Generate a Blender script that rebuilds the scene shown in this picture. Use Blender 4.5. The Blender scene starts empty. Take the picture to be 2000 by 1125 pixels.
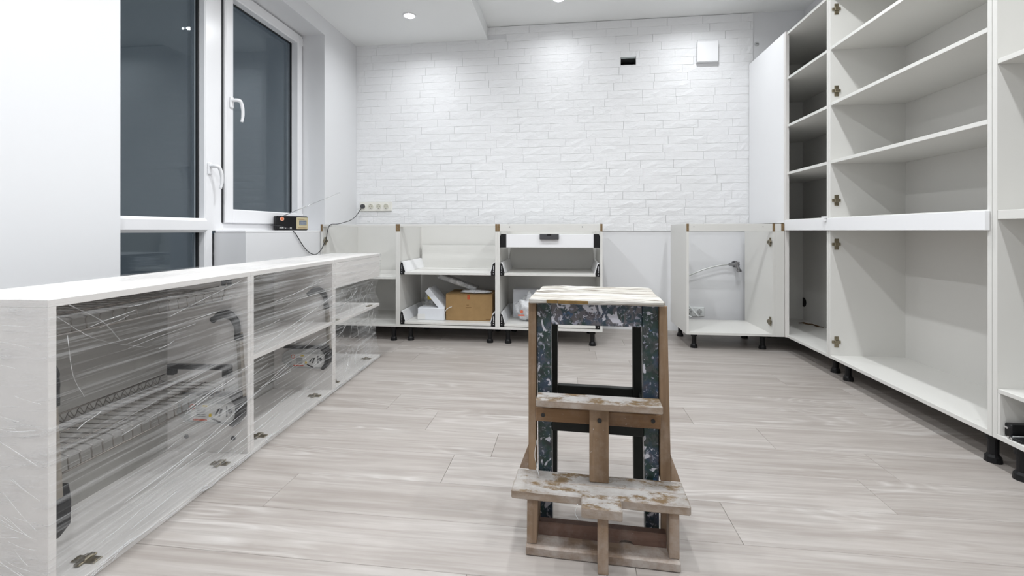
import bpy, bmesh, math, random
from mathutils import Vector, Matrix, noise, Euler
random.seed(7)
R = math.radians
scene = bpy.context.scene
col = scene.collection

# ------------------------------------------------------------------ camera, world, exposure
cam_d = bpy.data.cameras.new('camera'); cam = bpy.data.objects.new('camera', cam_d); col.objects.link(cam)
cam_d.sensor_width = 36.0; cam_d.lens = 15.75; cam_d.shift_y = -0.05625; cam_d.clip_start = 0.02
cam.location = (0, 0, 0.777); cam.rotation_euler = (R(90), 0, R(6.85))
scene.camera = cam
world = bpy.data.worlds.new('night'); scene.world = world; world.use_nodes = True
world.node_tree.nodes['Background'].inputs[0].default_value = (0.022, 0.029, 0.036, 1)   # night outside the glass
world.node_tree.nodes['Background'].inputs[1].default_value = 1.0
vs = scene.view_settings
vs.view_transform = 'Standard'; vs.look = 'None'; vs.gamma = 1.0; vs.use_curve_mapping = False
vs.exposure = 0.86
LAMP_W = 4.9                      # each recessed downlight
LAMP_COLOR = (.955, 0.98, 1.0)
scene.cycles.max_bounces = 14; scene.cycles.diffuse_bounces = 5; scene.cycles.transparent_max_bounces = 16
scene.cycles.use_denoising = True
scene.cycles.sample_clamp_indirect = 6.0

# room
XL, XR, YB, YF = -1.752, 1.775, 3.60, -1.40
ZC, ZD, XD = 2.43, 2.327, -0.63          # ceiling, dropped ceiling, its edge
FX, FY = 1.39, 3.03                      # cabinet front planes (right run, back run)

# ------------------------------------------------------------------ materials
MATS = {}
def N(nt, t, **kw):
    n = nt.nodes.new(t)
    for k, v in kw.items():
        if k in ('inp',):
            for i, val in v.items(): n.inputs[i].default_value = val
        else: setattr(n, k, v)
    return n
def base(name, color=(.8, .8, .8), rough=.5, metal=0.0, spec=.5):
    m = bpy.data.materials.new(name); m.use_nodes = True
    b = m.node_tree.nodes['Principled BSDF']
    b.inputs['Base Color'].default_value = (*color, 1); b.inputs['Roughness'].default_value = rough
    b.inputs['Metallic'].default_value = metal; b.inputs['Specular IOR Level'].default_value = spec
    MATS[name] = m
    return m, m.node_tree, b
def coords(nt, scale=(1, 1, 1), rot=(0, 0, 0), rand=False, kind='Object'):
    tc = N(nt, 'ShaderNodeTexCoord'); mp = N(nt, 'ShaderNodeMapping')
    mp.inputs['Scale'].default_value = scale; mp.inputs['Rotation'].default_value = rot
    if rand:
        oi = N(nt, 'ShaderNodeObjectInfo'); ad = N(nt, 'ShaderNodeVectorMath', operation='MULTIPLY_ADD')
        cb = N(nt, 'ShaderNodeCombineXYZ')
        for i in range(3): nt.links.new(oi.outputs['Random'], cb.inputs[i])
        nt.links.new(cb.outputs[0], ad.inputs[0]); ad.inputs[1].default_value = (37.1, 91.7, 53.3)
        nt.links.new(tc.outputs[kind], ad.inputs[2]); nt.links.new(ad.outputs[0], mp.inputs[0])
    else:
        nt.links.new(tc.outputs[kind], mp.inputs[0])
    return mp.outputs[0]
def noise_n(nt, vec, scale, detail=4, rough=.55, dist=0):
    n = N(nt, 'ShaderNodeTexNoise'); n.inputs['Scale'].default_value = scale; n.inputs['Detail'].default_value = detail
    n.inputs['Roughness'].default_value = rough; n.inputs['Distortion'].default_value = dist
    nt.links.new(vec, n.inputs['Vector']); return n.outputs[0]
def ramp(nt, fac, stops, interp='LINEAR'):
    r = N(nt, 'ShaderNodeValToRGB'); cr = r.color_ramp; cr.interpolation = interp
    while len(cr.elements) < len(stops): cr.elements.new(.5)
    for e, (p, c) in zip(cr.elements, stops):
        e.position = p; e.color = (*c, 1) if len(c) == 3 else c
    nt.links.new(fac, r.inputs[0]); return r.outputs[0]
def g(v): return (v, v, v)
def mix(nt, fac, a, b, blend='MIX'):
    m = N(nt, 'ShaderNodeMix', data_type='RGBA', blend_type=blend)
    for i, v in ((0, fac), (6, a), (7, b)):
        if hasattr(v, 'links'): nt.links.new(v, m.inputs[i])
        elif isinstance(v, (int, float)): m.inputs[i].default_value = v
        else: m.inputs[i].default_value = (*v, 1)
    return m.outputs[2]
def math_n(nt, op, a, b=0.0):
    m = N(nt, 'ShaderNodeMath', operation=op)
    for i, v in ((0, a), (1, b)):
        if hasattr(v, 'links'): nt.links.new(v, m.inputs[i])
        else: m.inputs[i].default_value = v
    return m.outputs[0]
def bump(nt, b, h, strength=.3, dist=.01):
    n = N(nt, 'ShaderNodeBump'); n.inputs['Strength'].default_value = strength; n.inputs['Distance'].default_value = dist
    nt.links.new(h, n.inputs['Height']); nt.links.new(n.outputs[0], b.inputs['Normal'])

def simple(name, color, rough=.5, metal=0., bscale=0, bstr=.1, bdist=.002, var=0.0, spec=.5):
    m, nt, b = base(name, color, rough, metal, spec)
    if bscale or var:
        v = coords(nt)
        n = noise_n(nt, v, bscale or 8)
        if bscale: bump(nt, b, n, bstr, bdist)
        if var:
            c2 = tuple(max(0, c*(1-var)) for c in color)
            nt.links.new(ramp(nt, n, [(.3, c2), (.7, color)]), b.inputs['Base Color'])
    return m
simple('plaster', (.745, .75, .765), .75, bscale=60, bstr=.04, bdist=.001)
simple('ceiling_paint', (.84, .85, .85), .8)
m, nt, b = base('brick_paint', (.82, .825, .835), .55)
v = coords(nt, rand=True)
n1 = noise_n(nt, coords(nt, (1, 1, 2.2), rand=True), 22, 5, .55, .6); n2 = noise_n(nt, v, 120, 3)
bump(nt, b, math_n(nt, 'ADD', n1, math_n(nt, 'MULTIPLY', n2, .18)), .3, .010)
simple('melamine', (.70, .694, .667), .38, bscale=5, bstr=.01, var=.012)
simple('melamine_edge', (.73, .71, .69), .35)
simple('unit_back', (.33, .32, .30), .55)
simple('cabinet_back', (.67, .66, .635), .5)
simple('metal_white', (.84, .845, .86), .28)
simple('upvc', (.84, .84, .855), .25)
simple('gasket', (.015, .016, .018), .5)
simple('black_plastic', (.008, .008, .009), .4, bscale=30, bstr=.05, spec=.3)
simple('dark_grey_plastic', (.06, .06, .065), .4)
simple('nickel', (.33, .29, .21), .32, .9, bscale=60, bstr=.1, var=.2)
simple('chrome', (.75, .76, .78), .15, 1.0)
simple('valve_metal', (.36, .36, .37), .22, 1.0)
simple('steel_wire', (.22, .20, .18), .35, .8)
simple('arm_grey', (.30, .27, .23), .45, .3, var=.2)
simple('mechanism_grey', (.50, .51, .51), .4, .2)
simple('chipboard', (.27, .18, .09), .8, bscale=140, bstr=.5, var=.5)
simple('cardboard', (.33, .205, .085), .75, bscale=18, bstr=.03, var=.15)
simple('tape_red', (.45, .06, .015), .5)
simple('faint_brown', (.20, .11, .04), .8)
simple('white_card', (.74, .76, .80), .5, bscale=12, bstr=.05, var=.06)
simple('cream_plastic', (.80, .79, .735), .35)
simple('recess_cream', (.60, .585, .50), .5)
simple('socket_hole', (.06, .06, .055), .6)
simple('yellow', (.75, .55, .03), .5)
simple('red_print', (.60, .13, .07), .5)
simple('green_print', (.30, .36, .10), .5)
simple('ink', (.03, .03, .032), .5)
simple('sticker', (.72, .72, .71), .5)
simple('dial_beige', (.52, .45, .29), .4)
simple('dial_screen', (.10, .14, .20), .2, var=.35, bscale=90, bstr=.02)
simple('orange_badge', (.70, .16, .06), .4)
simple('badge_ring', (.82, .50, .36), .4)
simple('cord_black', (.02, .02, .022), .4)
simple('cable_white', (.72, .74, .74), .4)
simple('hose_braid', (.55, .56, .55), .35, .6, bscale=300, bstr=.4)
simple('twig_brown', (.10, .055, .02), .8)
simple('cavity', (.006, .006, .006), .9)
simple('galvanised', (.35, .38, .38), .4, .7)
simple('screw_dark', (.03, .03, .03), .4, .6)
# lamp lens
m = bpy.data.materials.new('lamp_lens'); m.use_nodes = True; nt = m.node_tree
b = nt.nodes['Principled BSDF']; b.inputs['Emission Color'].default_value = (*LAMP_COLOR, 1); b.inputs['Emission Strength'].default_value = 25
MATS['lamp_lens'] = m
# window glass: fresnel reflection over a clear pane
m = bpy.data.materials.new('pane_glass'); m.use_nodes = True; nt = m.node_tree; nt.nodes.remove(nt.nodes['Principled BSDF'])
fr = N(nt, 'ShaderNodeFresnel'); ge = N(nt, 'ShaderNodeNewGeometry')
io = math_n(nt, 'ADD', math_n(nt, 'MULTIPLY', ge.outputs['Backfacing'], 1/1.42-1.42), 1.42); nt.links.new(io, fr.inputs[0])   # same index from either side
tr = N(nt, 'ShaderNodeBsdfTransparent'); tr.inputs[0].default_value = (.92, .94, .95, 1)
gl = N(nt, 'ShaderNodeBsdfGlossy'); gl.inputs['Color'].default_value = (.93, .97, 1, 1); gl.inputs['Roughness'].default_value = .012
mx = N(nt, 'ShaderNodeMixShader'); nt.links.new(fr.outputs[0], mx.inputs[0]); nt.links.new(tr.outputs[0], mx.inputs[1]); nt.links.new(gl.outputs[0], mx.inputs[2])
nt.links.new(mx.outputs[0], nt.nodes['Material Output'].inputs[0]); MATS['pane_glass'] = m
# stretch film / clear bags
def film(name, scale, op_lo, op_hi, lo, hi, bstr, color=(.86, .87, .88), rot=(0, 0, 0)):
    m = bpy.data.materials.new(name); m.use_nodes = True; nt = m.node_tree; b = nt.nodes['Principled BSDF']
    b.inputs['Base Color'].default_value = (*color, 1); b.inputs['Roughness'].default_value = .09; b.inputs['Specular IOR Level'].default_value = .9
    v = coords(nt, scale, rot)
    s = noise_n(nt, v, 1.0, 6, .62, .5)
    s2 = noise_n(nt, coords(nt, tuple(k*2.7 for k in scale), rot), 1.0, 3, .6, .8)
    cr = noise_n(nt, coords(nt, (1, 1, 1)), 3.0, 2, .5)
    st = math_n(nt, 'ADD', math_n(nt, 'MULTIPLY', s, .7), math_n(nt, 'MULTIPLY', s2, .3))
    st = math_n(nt, 'ADD', st, math_n(nt, 'MULTIPLY', math_n(nt, 'SUBTRACT', cr, .5), .35))
    op = ramp(nt, st, [(lo, g(op_lo)), (hi, g(op_hi))])
    bump(nt, b, st, bstr, .02)
    tr = N(nt, 'ShaderNodeBsdfTransparent'); mx = N(nt, 'ShaderNodeMixShader')
    nt.links.new(op, mx.inputs[0]); nt.links.new(tr.outputs[0], mx.inputs[1]); nt.links.new(b.outputs[0], mx.inputs[2])
    nt.links.new(mx.outputs[0], nt.nodes['Material Output'].inputs[0]); MATS[name] = m
film('stretch_film', (9, 1.0, 60), .05, .55, .475, .70, .6, (.78, .79, .80), rot=(R(5), 0, 0))
film('film_fold_glint', (20, 6, 20), .12, .75, .42, .62, .3, (.88, .89, .90))  # whiter than the film, so its folds also draw the glints
film('clear_bag', (14, 14, 14), .25, .8, .4, .65, .8)
# laminate planks
m, nt, b = base('laminate', (.6, .56, .52), .42)
oi = N(nt, 'ShaderNodeObjectInfo')
vA = coords(nt, (1.1, 14, 1), rand=True); vB = coords(nt, (1.1, 8.0, 1), rand=True); vC = coords(nt, (2.0, 60, 1), rand=True)
broad = noise_n(nt, vA, 1.0, 7, .68, .5)
c1 = ramp(nt, broad, [(.30, (.305, .273, .25)), (.5, (.39, .358, .335)), (.70, (.455, .428, .407))])
rings = noise_n(nt, vB, 1.0, 1.5, .45, .25)
wv = math_n(nt, 'FRACT', math_n(nt, 'MULTIPLY', rings, 19.0))
wl = ramp(nt, wv, [(0, g(1)), (.16, g(.6)), (.34, g(0)), (.74, g(0)), (.90, g(.5)), (1, g(1))])
patch = ramp(nt, noise_n(nt, coords(nt, (1.3, 5.0, 1), rand=True), 1.0, 2), [(.46, g(.05)), (.64, g(1))])
c2 = mix(nt, math_n(nt, 'MULTIPLY', math_n(nt, 'MULTIPLY', wl, patch), .6), c1, (.57, .55, .53))
fine = noise_n(nt, vC, 1.0, 3, .6)
c3 = mix(nt, ramp(nt, fine, [(.36, g(.5)), (.56, g(0))]), c2, (.27, .24, .22))
tint = ramp(nt, oi.outputs['Random'], [(0, (.91, .90, .89)), (1, (1.02, 1.02, 1.02))])
nt.links.new(mix(nt, 1.0, c3, tint, 'MULTIPLY'), b.inputs['Base Color'])
bump(nt, b, fine, .06, .002)
# bare timber of the stool, grain along x / z
def timber(name, axis, dark, light, dust, dust_col=(.62, .57, .52), lo=.5, hi=.7):
    m, nt, b = base(name, light, .75)
    sc = {'x': (2, 30, 30), 'z': (30, 30, 2), 'y': (30, 2, 30)}[axis]
    n1 = noise_n(nt, coords(nt, sc, rand=True), 1.0, 4, .6, .6)
    c = ramp(nt, n1, [(.3, dark), (.7, light)])
    d = noise_n(nt, coords(nt, (9, 9, 9), rand=True), 1.0, 5, .7)
    sp = noise_n(nt, coords(nt, (110, 110, 110), rand=True), 1.0, 2, .5)
    c = mix(nt, math_n(nt, 'MULTIPLY', ramp(nt, d, [(lo, g(0)), (hi, g(1))]), dust), c, dust_col)
    c = mix(nt, ramp(nt, sp, [(.74, g(0)), (.77, g(.55))]), c, (.56, .54, .52))
    nt.links.new(c, b.inputs['Base Color']); bump(nt, b, n1, .25, .002)
timber('timber_post', 'z', (.145, .09, .05), (.29, .193, .115), .35, (.40, .34, .29), .52, .75)
timber('timber_rail', 'x', (.13, .068, .03), (.26, .15, .07), .2, (.40, .34, .29))
timber('timber_dusty_x', 'x', (.16, .105, .07), (.30, .225, .165), .85, (.43, .39, .36), .40, .62)
timber('timber_dusty_z', 'z', (.17, .11, .07), (.31, .215, .14), .6, (.43, .38, .34), .45, .68)
timber('timber_red', 'x', (.09, .05, .036), (.17, .10, .075), .35, (.33, .28, .25), .5, .75)
# step boards: grey-white dust, brown sawdust heaps
m, nt, b = base('step_board', (.6, .56, .5), .8)
n1 = noise_n(nt, coords(nt, (2, 30, 30), rand=True), 1.0, 4, .6, .4)
edge = ramp(nt, n1, [(.3, (.20, .145, .10)), (.7, (.33, .26, .20))])
dn = noise_n(nt, coords(nt, (10, 14, 14), rand=True), 1.0, 5, .7)
dusty = ramp(nt, dn, [(.3, (.25, .225, .20)), (.6, (.41, .395, .38))])
saw = noise_n(nt, coords(nt, (13, 26, 26), rand=True), 1.0, 6, .72)
dusty = mix(nt, ramp(nt, saw, [(.49, g(0)), (.58, g(.92))]), dusty, (.14, .082, .026))
geo = N(nt, 'ShaderNodeNewGeometry'); sx = N(nt, 'ShaderNodeSeparateXYZ'); nt.links.new(geo.outputs['Normal'], sx.inputs[0])
up = ramp(nt, sx.outputs[2], [(.5, g(0)), (.8, g(1))])
side = mix(nt, ramp(nt, dn, [(.42, g(0)), (.62, g(.55))]), edge, (.45, .41, .375))
nt.links.new(mix(nt, up, side, dusty), b.inputs['Base Color']); bump(nt, b, saw, .5, .004)
# dark green / blue enamel with paint splashes
def splashed(name, amount):
    m, nt, b = base(name, (.02, .03, .03), .4)
    cn = noise_n(nt, coords(nt, (16, 16, 16), rand=True), 1.0, 3, .6)
    c = ramp(nt, cn, [(.32, (.016, .018, .022)), (.46, (.012, .035, .028)), (.60, (.03, .05, .085)), (.7, (.07, .055, .06))])
    s1 = noise_n(nt, coords(nt, (42, 42, 34), rand=True), 1.0, 4, .65, .8)
    s2 = noise_n(nt, coords(nt, (95, 95, 85), rand=True), 1.0, 3, .6, .5)
    s3 = noise_n(nt, coords(nt, (34, 34, 26), rand=True), 1.0, 3, .5, .9)
    c = mix(nt, ramp(nt, s1, [(.52-.06*amount, g(0)), (.58-.05*amount, g(.75*amount))]), c, (.13, .115, .125))
    c = mix(nt, ramp(nt, s2, [(.63-.06*amount, g(0)), (.66-.06*amount, g(.8))]), c, (.30, .31, .37))
    c = mix(nt, ramp(nt, s3, [(.62-.05*amount, g(0)), (.635-.05*amount, g(.95))]), c, (.52, .52, .57))
    bl = noise_n(nt, coords(nt, (30, 30, 26), rand=True), 1.0, 2, .5)
    c = mix(nt, ramp(nt, bl, [(.70, g(0)), (.73, g(.7))]), c, (.03, .09, .20))
    nt.links.new(c, b.inputs['Base Color']); bump(nt, b, s1, .35, .003)
splashed('splashed_enamel', 1.0); splashed('green_enamel', .35)
simple('black_enamel', (.010, .012, .010), .45, bscale=40, bstr=.1, var=.4, spec=.25)
# seat: thick cracked white paint
m, nt, b = base('seat_paint', (.7, .69, .66), .7)
n1 = noise_n(nt, coords(nt, (5, 40, 40), rand=True), 1.0, 5, .65, .8)
c = ramp(nt, n1, [(.36, (.10, .08, .06)), (.43, (.33, .305, .265)), (.52, (.50, .485, .45)), (.7, (.58, .57, .55))])
pt = noise_n(nt, coords(nt, (7, 9, 9), rand=True), 1.0, 3, .6)
c = mix(nt, ramp(nt, pt, [(.5, g(0)), (.72, g(.5))]), c, (.34, .30, .25))
nt.links.new(c, b.inputs['Base Color']); bump(nt, b, n1, .9, .006)
simple('bare_ochre', (.22, .135, .04), .7, bscale=60, bstr=.3, var=.35)

# ------------------------------------------------------------------ mesh helpers
def bm_box(bm, x0, x1, y0, y1, z0, z1, bev=0.0, mat=None):
    r = bmesh.ops.create_cube(bm, size=1.0)
    vs_ = r['verts']
    for v in vs_:
        v.co = Vector(((x0+x1)/2 + v.co.x*(x1-x0), (y0+y1)/2 + v.co.y*(y1-y0), (z0+z1)/2 + v.co.z*(z1-z0)))
    if bev > 0:
        ed = list({e for v in vs_ for e in v.link_edges})
        res = bmesh.ops.bevel(bm, geom=ed, offset=bev, segments=1, affect='EDGES', profile=.7)
        vs_ = list({v for f in res['faces'] for v in f.verts} | {v for v in vs_ if v.is_valid})
    if mat is not None:
        for v in vs_: v.co = mat @ v.co
    return vs_
def bm_cyl(bm, p0, p1, r0, r1=None, n=16, caps=True):
    p0, p1 = Vector(p0), Vector(p1); r1 = r0 if r1 is None else r1
    d = p1-p0; q = d.to_track_quat('Z', 'Y').to_matrix().to_4x4()
    M_ = Matrix.Translation((p0+p1)/2) @ q
    bmesh.ops.create_cone(bm, cap_ends=caps, segments=n, radius1=r0, radius2=r1, depth=d.length, matrix=M_)
def smooth_pts(pts, k=6):
    P = [Vector(p) for p in pts]
    if len(P) < 3: return P
    P = [P[0]*2-P[1]] + P + [P[-1]*2-P[-2]]; out = []
    for i in range(1, len(P)-2):
        a, b_, c_, d_ = P[i-1], P[i], P[i+1], P[i+2]
        for j in range(k):
            t = j/k
            out.append(.5*((2*b_)+(c_-a)*t+(2*a-5*b_+4*c_-d_)*t*t+(3*b_-a-3*c_+d_)*t**3))
    out.append(P[-2]); return out
def bm_tube(bm, pts, r, n=8, k=6, smooth=True):
    P = smooth_pts(pts, k) if smooth else [Vector(p) for p in pts]
    rings = []; ref = Vector((0.13, .21, .97))
    for i, p in enumerate(P):
        t = (P[min(i+1, len(P)-1)]-P[max(i-1, 0)]).normalized()
        a = ref - t*ref.dot(t)
        if a.length < 1e-3: a = Vector((1, 0, 0)) - t*t.x
        a.normalize(); ref = a; b_ = t.cross(a)
        rr = r[i*len(r)//len(P)] if isinstance(r, (list, tuple)) else r
        rings.append([bm.verts.new(p + a*math.cos(2*math.pi*j/n)*rr + b_*math.sin(2*math.pi*j/n)*rr) for j in range(n)])
    for i in range(len(rings)-1):
        for j in range(n):
            bm.faces.new((rings[i][j], rings[i][(j+1) % n], rings[i+1][(j+1) % n], rings[i+1][j]))
    bm.faces.new(rings[0][::-1]); bm.faces.new(rings[-1])
def bm_prism(bm, outline, depth_vec):
    a = [bm.verts.new(Vector(p)) for p in outline]; b_ = [bm.verts.new(Vector(p)+Vector(depth_vec)) for p in outline]
    bm.faces.new(a); bm.faces.new(b_[::-1])
    for i in range(len(a)):
        j = (i+1) % len(a); bm.faces.new((a[j], a[i], b_[i], b_[j]))
def to_mesh(bm, name, smooth=False):
    bmesh.ops.recalc_face_normals(bm, faces=bm.faces[:])
    me = bpy.data.meshes.new(name); bm.to_mesh(me); bm.free()
    if smooth:
        for p in me.polygons: p.use_smooth = True
    return me
def link(name, me, mat, parent=None, loc=None, rot=None):
    o = bpy.data.objects.new(name, me); col.objects.link(o)
    if mat and me is not None and len(me.materials) == 0: me.materials.append(MATS[mat])
    if parent is not None: o.parent = parent
    if loc is not None: o.location = loc
    if rot is not None: o.rotation_euler = rot
    return o
def tag(o, label=None, cat=None, group=None, kind=None):
    if label: o['label'] = label
    if cat: o['category'] = cat
    if group: o['group'] = group
    if kind: o['kind'] = kind
    return o
class Thing:
    """a top-level Empty whose parts are written in world (or local) coordinates"""
    def __init__(s, name, label, cat, loc=(0, 0, 0), rotz=0.0, group=None, local=False, kind=None):
        s.o = bpy.data.objects.new(name, None); col.objects.link(s.o); s.o.empty_display_size = .05
        s.o.location = loc; s.o.rotation_euler = (0, 0, rotz)
        tag(s.o, label, cat, group, kind); s.off = Vector((0, 0, 0)) if local else Vector(loc)
    def add(s, name, bm, mat, parent=None, smooth=False, label=None):
        bmesh.ops.translate(bm, vec=-s.off, verts=bm.verts[:])
        o = link(name, to_mesh(bm, name, smooth), mat, parent or s.o)
        if label: o['label'] = label
        return o
    def box(s, name, mat, x0, x1, y0, y1, z0, z1, bev=0.0, parent=None, label=None):
        bm = bmesh.new(); bm_box(bm, x0, x1, y0, y1, z0, z1, bev); return s.add(name, bm, mat, parent, label=label)
    def cyl(s, name, mat, p0, p1, r0, r1=None, n=16, parent=None):
        bm = bmesh.new(); bm_cyl(bm, p0, p1, r0, r1, n); return s.add(name, bm, mat, parent)
    def tube(s, name, mat, pts, r, n=8, k=6, parent=None, smooth=True, label=None):
        bm = bmesh.new(); bm_tube(bm, pts, r, n, k, smooth); return s.add(name, bm, mat, parent, True, label)
    def put(s, name, me, mat, loc, rot=(0, 0, 0), parent=None):
        return link(name, me, mat, parent or s.o, Vector(loc)-s.off, rot)
def struct(name, boxes, mat, label=None, bev=0.0):
    bm = bmesh.new()
    for bx in boxes: bm_box(bm, *bx, bev)
    return tag(link(name, to_mesh(bm, name), mat), label, kind='structure')

# ------------------------------------------------------------------ room shell
floor = struct('floor', [(XL-.2, XR+.1, YF-.1, YB+.1, -.06, -.009)], 'laminate', 'pale limed oak laminate floor')
ROW0, PW = 1.168, .175
joints = {0: .437, 1: -.383, 2: 1.03}
pk = {}
k0 = math.floor((YF-ROW0)/PW)
for k in range(k0, math.ceil((YB-ROW0)/PW)):
    y0 = max(ROW0+k*PW, YF); y1 = min(ROW0+(k+1)*PW, YB)
    Lp = 1.285; j0 = joints.get(k, random.uniform(0, Lp))
    xs = [XL]; x = j0-math.ceil((j0-XL)/Lp)*Lp
    while x < XR:
        if x > XL+.05 and x < XR-.05: xs.append(x)
        x += Lp
    xs.append(XR)
    for a, b_ in zip(xs[:-1], xs[1:]):
        key = (round(b_-a, 3), round(y1-y0, 3))
        if key not in pk:
            bm = bmesh.new(); bm_box(bm, .0004, b_-a-.0004, .0004, y1-y0-.0004, -.009, 0, .0007); pk[key] = to_mesh(bm, 'plank')
        link('plank', pk[key], 'laminate', floor, (a, y0, 0))
struct('ceiling', [(XD, XR+.1, YF-.1, YB+.1, ZC, ZC+.08)], 'ceiling_paint', 'white upper ceiling')
struct('ceiling_lowered', [(XL-.3, XD, YF-.1, YB+.1, ZD, ZC+.08)], 'ceiling_paint', 'lowered white ceiling strip above the window')
struct('wall_right', [(XR, XR+.1, YF-.1, YB+.1, -.05, ZC+.05)], 'plaster', 'white wall behind the tall cabinets')
struct('wall_front', [(XL-.3, XR+.1, YF-.1, YF, -.05, ZC+.05)], 'plaster', 'white wall behind the viewer')
WY0, WY1, WZT, SILL, PY = 1.577, 3.09, 2.208, .777, 2.277       # window opening, sill height, near end of the parapet
struct('wall_left', [(XL-.22, XL, YF, WY0, -.05, ZC), (XL-.22, XL, WY1, YB, -.05, ZC), (XL-.22, XL, WY0, WY1, WZT, ZC),
                     (XL-.19, XL, PY, WY1, -.05, SILL-.014)], 'plaster', 'white plastered wall with the window opening')
# back wall with a small open box for an outlet, bricks above the worktop line
HX0, HX1, HZ0, HZ1 = .428, .543, 2.073, 2.135
wb = struct('wall_back', [(XL-.2, HX0, YB, YB+.1, -.05, ZC+.05), (HX1, XR+.1, YB, YB+.1, -.05, ZC+.05),
                          (HX0, HX1, YB, YB+.1, -.05, HZ0), (HX0, HX1, YB, YB+.1, HZ1, ZC+.05), (HX0, HX1, YB+.09, YB+.1, HZ0, HZ1)],
            'plaster', 'white brick-faced wall')
BH, BL = .0612, .272
bv = []
for i in range(16):
    bm = bmesh.new(); nx, nz = 6, 3; rows = []
    for q in range(nz):
        row = []
        for p in range(nx):
            x = BL*p/(nx-1); z = BH*q/(nz-1)
            ed = p in (0, nx-1) or q in (0, nz-1)
            x += (.0008 if p == 0 else -.0008 if p == nx-1 else random.uniform(-.014, .014))
            z += (.0005 if q == 0 else -.0005 if q == nz-1 else random.uniform(-.009, .009))
            row.append(bm.verts.new((x, -(random.uniform(.0075, .0095) if ed else random.uniform(.0075, .0115)), z)))
        rows.append(row)
    for q in range(nz-1):
        for p in range(nx-1): bm.faces.new((rows[q][p], rows[q][p+1], rows[q+1][p+1], rows[q+1][p]))
    rim = rows[0] + [rows[q][-1] for q in range(1, nz)] + rows[-1][-2::-1] + [rows[q][0] for q in range(nz-2, 0, -1)]
    bk = [bm.verts.new((v.co.x, 0, v.co.z)) for v in rim]
    for j in range(len(rim)):
        t = (j+1) % len(rim); bm.faces.new((rim[t], rim[j], bk[j], bk[t]))
    bv.append(to_mesh(bm, 'brick', False))
brick_list = []
k = 0; z = SILL-.004
while z < ZC-.004:
    z1 = min(z+BH, ZC)
    xa = XL if z < ZD-.01 else XD
    x = XL - random.uniform(.02, .25)
    while x < 1.41:
        ln = BL*random.uniform(.86, 1.12); a, b_ = max(x, xa), min(x+ln, 1.41); x += ln
        if b_-a < .015: continue
        zt = min(z1, ZD) if (a < XD and z1 > ZD) else z1
        rects = [(a, b_, z, zt)]
        if a < HX1 and b_ > HX0 and z < HZ1 and zt > HZ0:
            rects = [(a, min(b_, HX0), z, zt), (max(a, HX1), b_, z, zt), (max(a, HX0), min(b_, HX1), z, min(zt, HZ0)), (max(a, HX0), min(b_, HX1), max(z, HZ1), zt)]
        for rc in rects:
            if rc[1]-rc[0] > .008 and rc[3]-rc[2] > .005: brick_list.append(rc)
    z = z1; k += 1
brick_list.sort(key=lambda rc: -(rc[1]-rc[0])*(rc[3]-rc[2]))
rest = bmesh.new()
for i, rc in enumerate(brick_list):
    me = random.choice(bv); sx_, sz_ = (rc[1]-rc[0])/BL, (rc[3]-rc[2])/BH
    if i < 300:
        o = link('brick', me, 'brick_paint', wb, (rc[0], YB, rc[2])); o.scale = (sx_, 1, sz_)
    else:
        n0 = len(rest.verts); rest.from_mesh(me); rest.verts.ensure_lookup_table()
        for v in rest.verts[n0:]: v.co = Vector((rc[0]+v.co.x*sx_, YB+v.co.y, rc[2]+v.co.z*sz_))
o = link('brick_remainder', to_mesh(rest, 'brick_remainder'), 'brick_paint', wb); o['kind'] = 'stuff'; o['label'] = 'cut white wall bricks'

# ------------------------------------------------------------------ downlights (the room's lamps)
def downlight(x, y, z, label, dim=1.0):
    t = Thing('downlight', label, 'ceiling light', (x, y, z), group='recessed ceiling downlights')
    bm = bmesh.new()
    prof = [(.036, -.001), (.037, -.005), (.047, -.006), (.050, -.003), (.050, 0.0)]
    rings = [[bm.verts.new((x+r_*math.cos(2*math.pi*j/28), y+r_*math.sin(2*math.pi*j/28), z+h)) for j in range(28)] for r_, h in prof]
    for a, b_ in zip(rings[:-1], rings[1:]):
        for j in range(28): bm.faces.new((a[j], a[(j+1) % 28], b_[(j+1) % 28], b_[j]))
    t.add('trim_ring', bm, 'metal_white', smooth=True)
    t.cyl('lens', 'lamp_lens', (x, y, z-.003), (x, y, z-.0005), .036, n=28)
    ld = bpy.data.lights.new('downlight_bulb', 'AREA'); ld.shape = 'DISK'; ld.size = .07; ld.spread = R(155); ld.energy = LAMP_W*dim; ld.color = LAMP_COLOR
    lo = bpy.data.objects.new('downlight_bulb', ld); col.objects.link(lo); lo.parent = t.o; lo.location = (0, 0, -.008)
YS = (3.15, 2.05, .95, -.15)
for x, z in ((-1.12, ZD), (-.05, ZC), (.95, ZC)):
    for y in YS:
        if y == 3.15 and x < -1: lab = 'lit round downlight in the lowered ceiling above the window corner'; y = 3.12
        elif y == 3.15 and x < 0: lab = 'lit round downlight in the upper ceiling at the picture top'; y = 3.21
        else: lab = 'round recessed downlight in the ceiling overhead'
        downlight(x, y, z, lab, (.26 if y > 3.2 else .42) if y > 3 else 1.0)      # the row along the brick wall is dimmed

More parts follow.
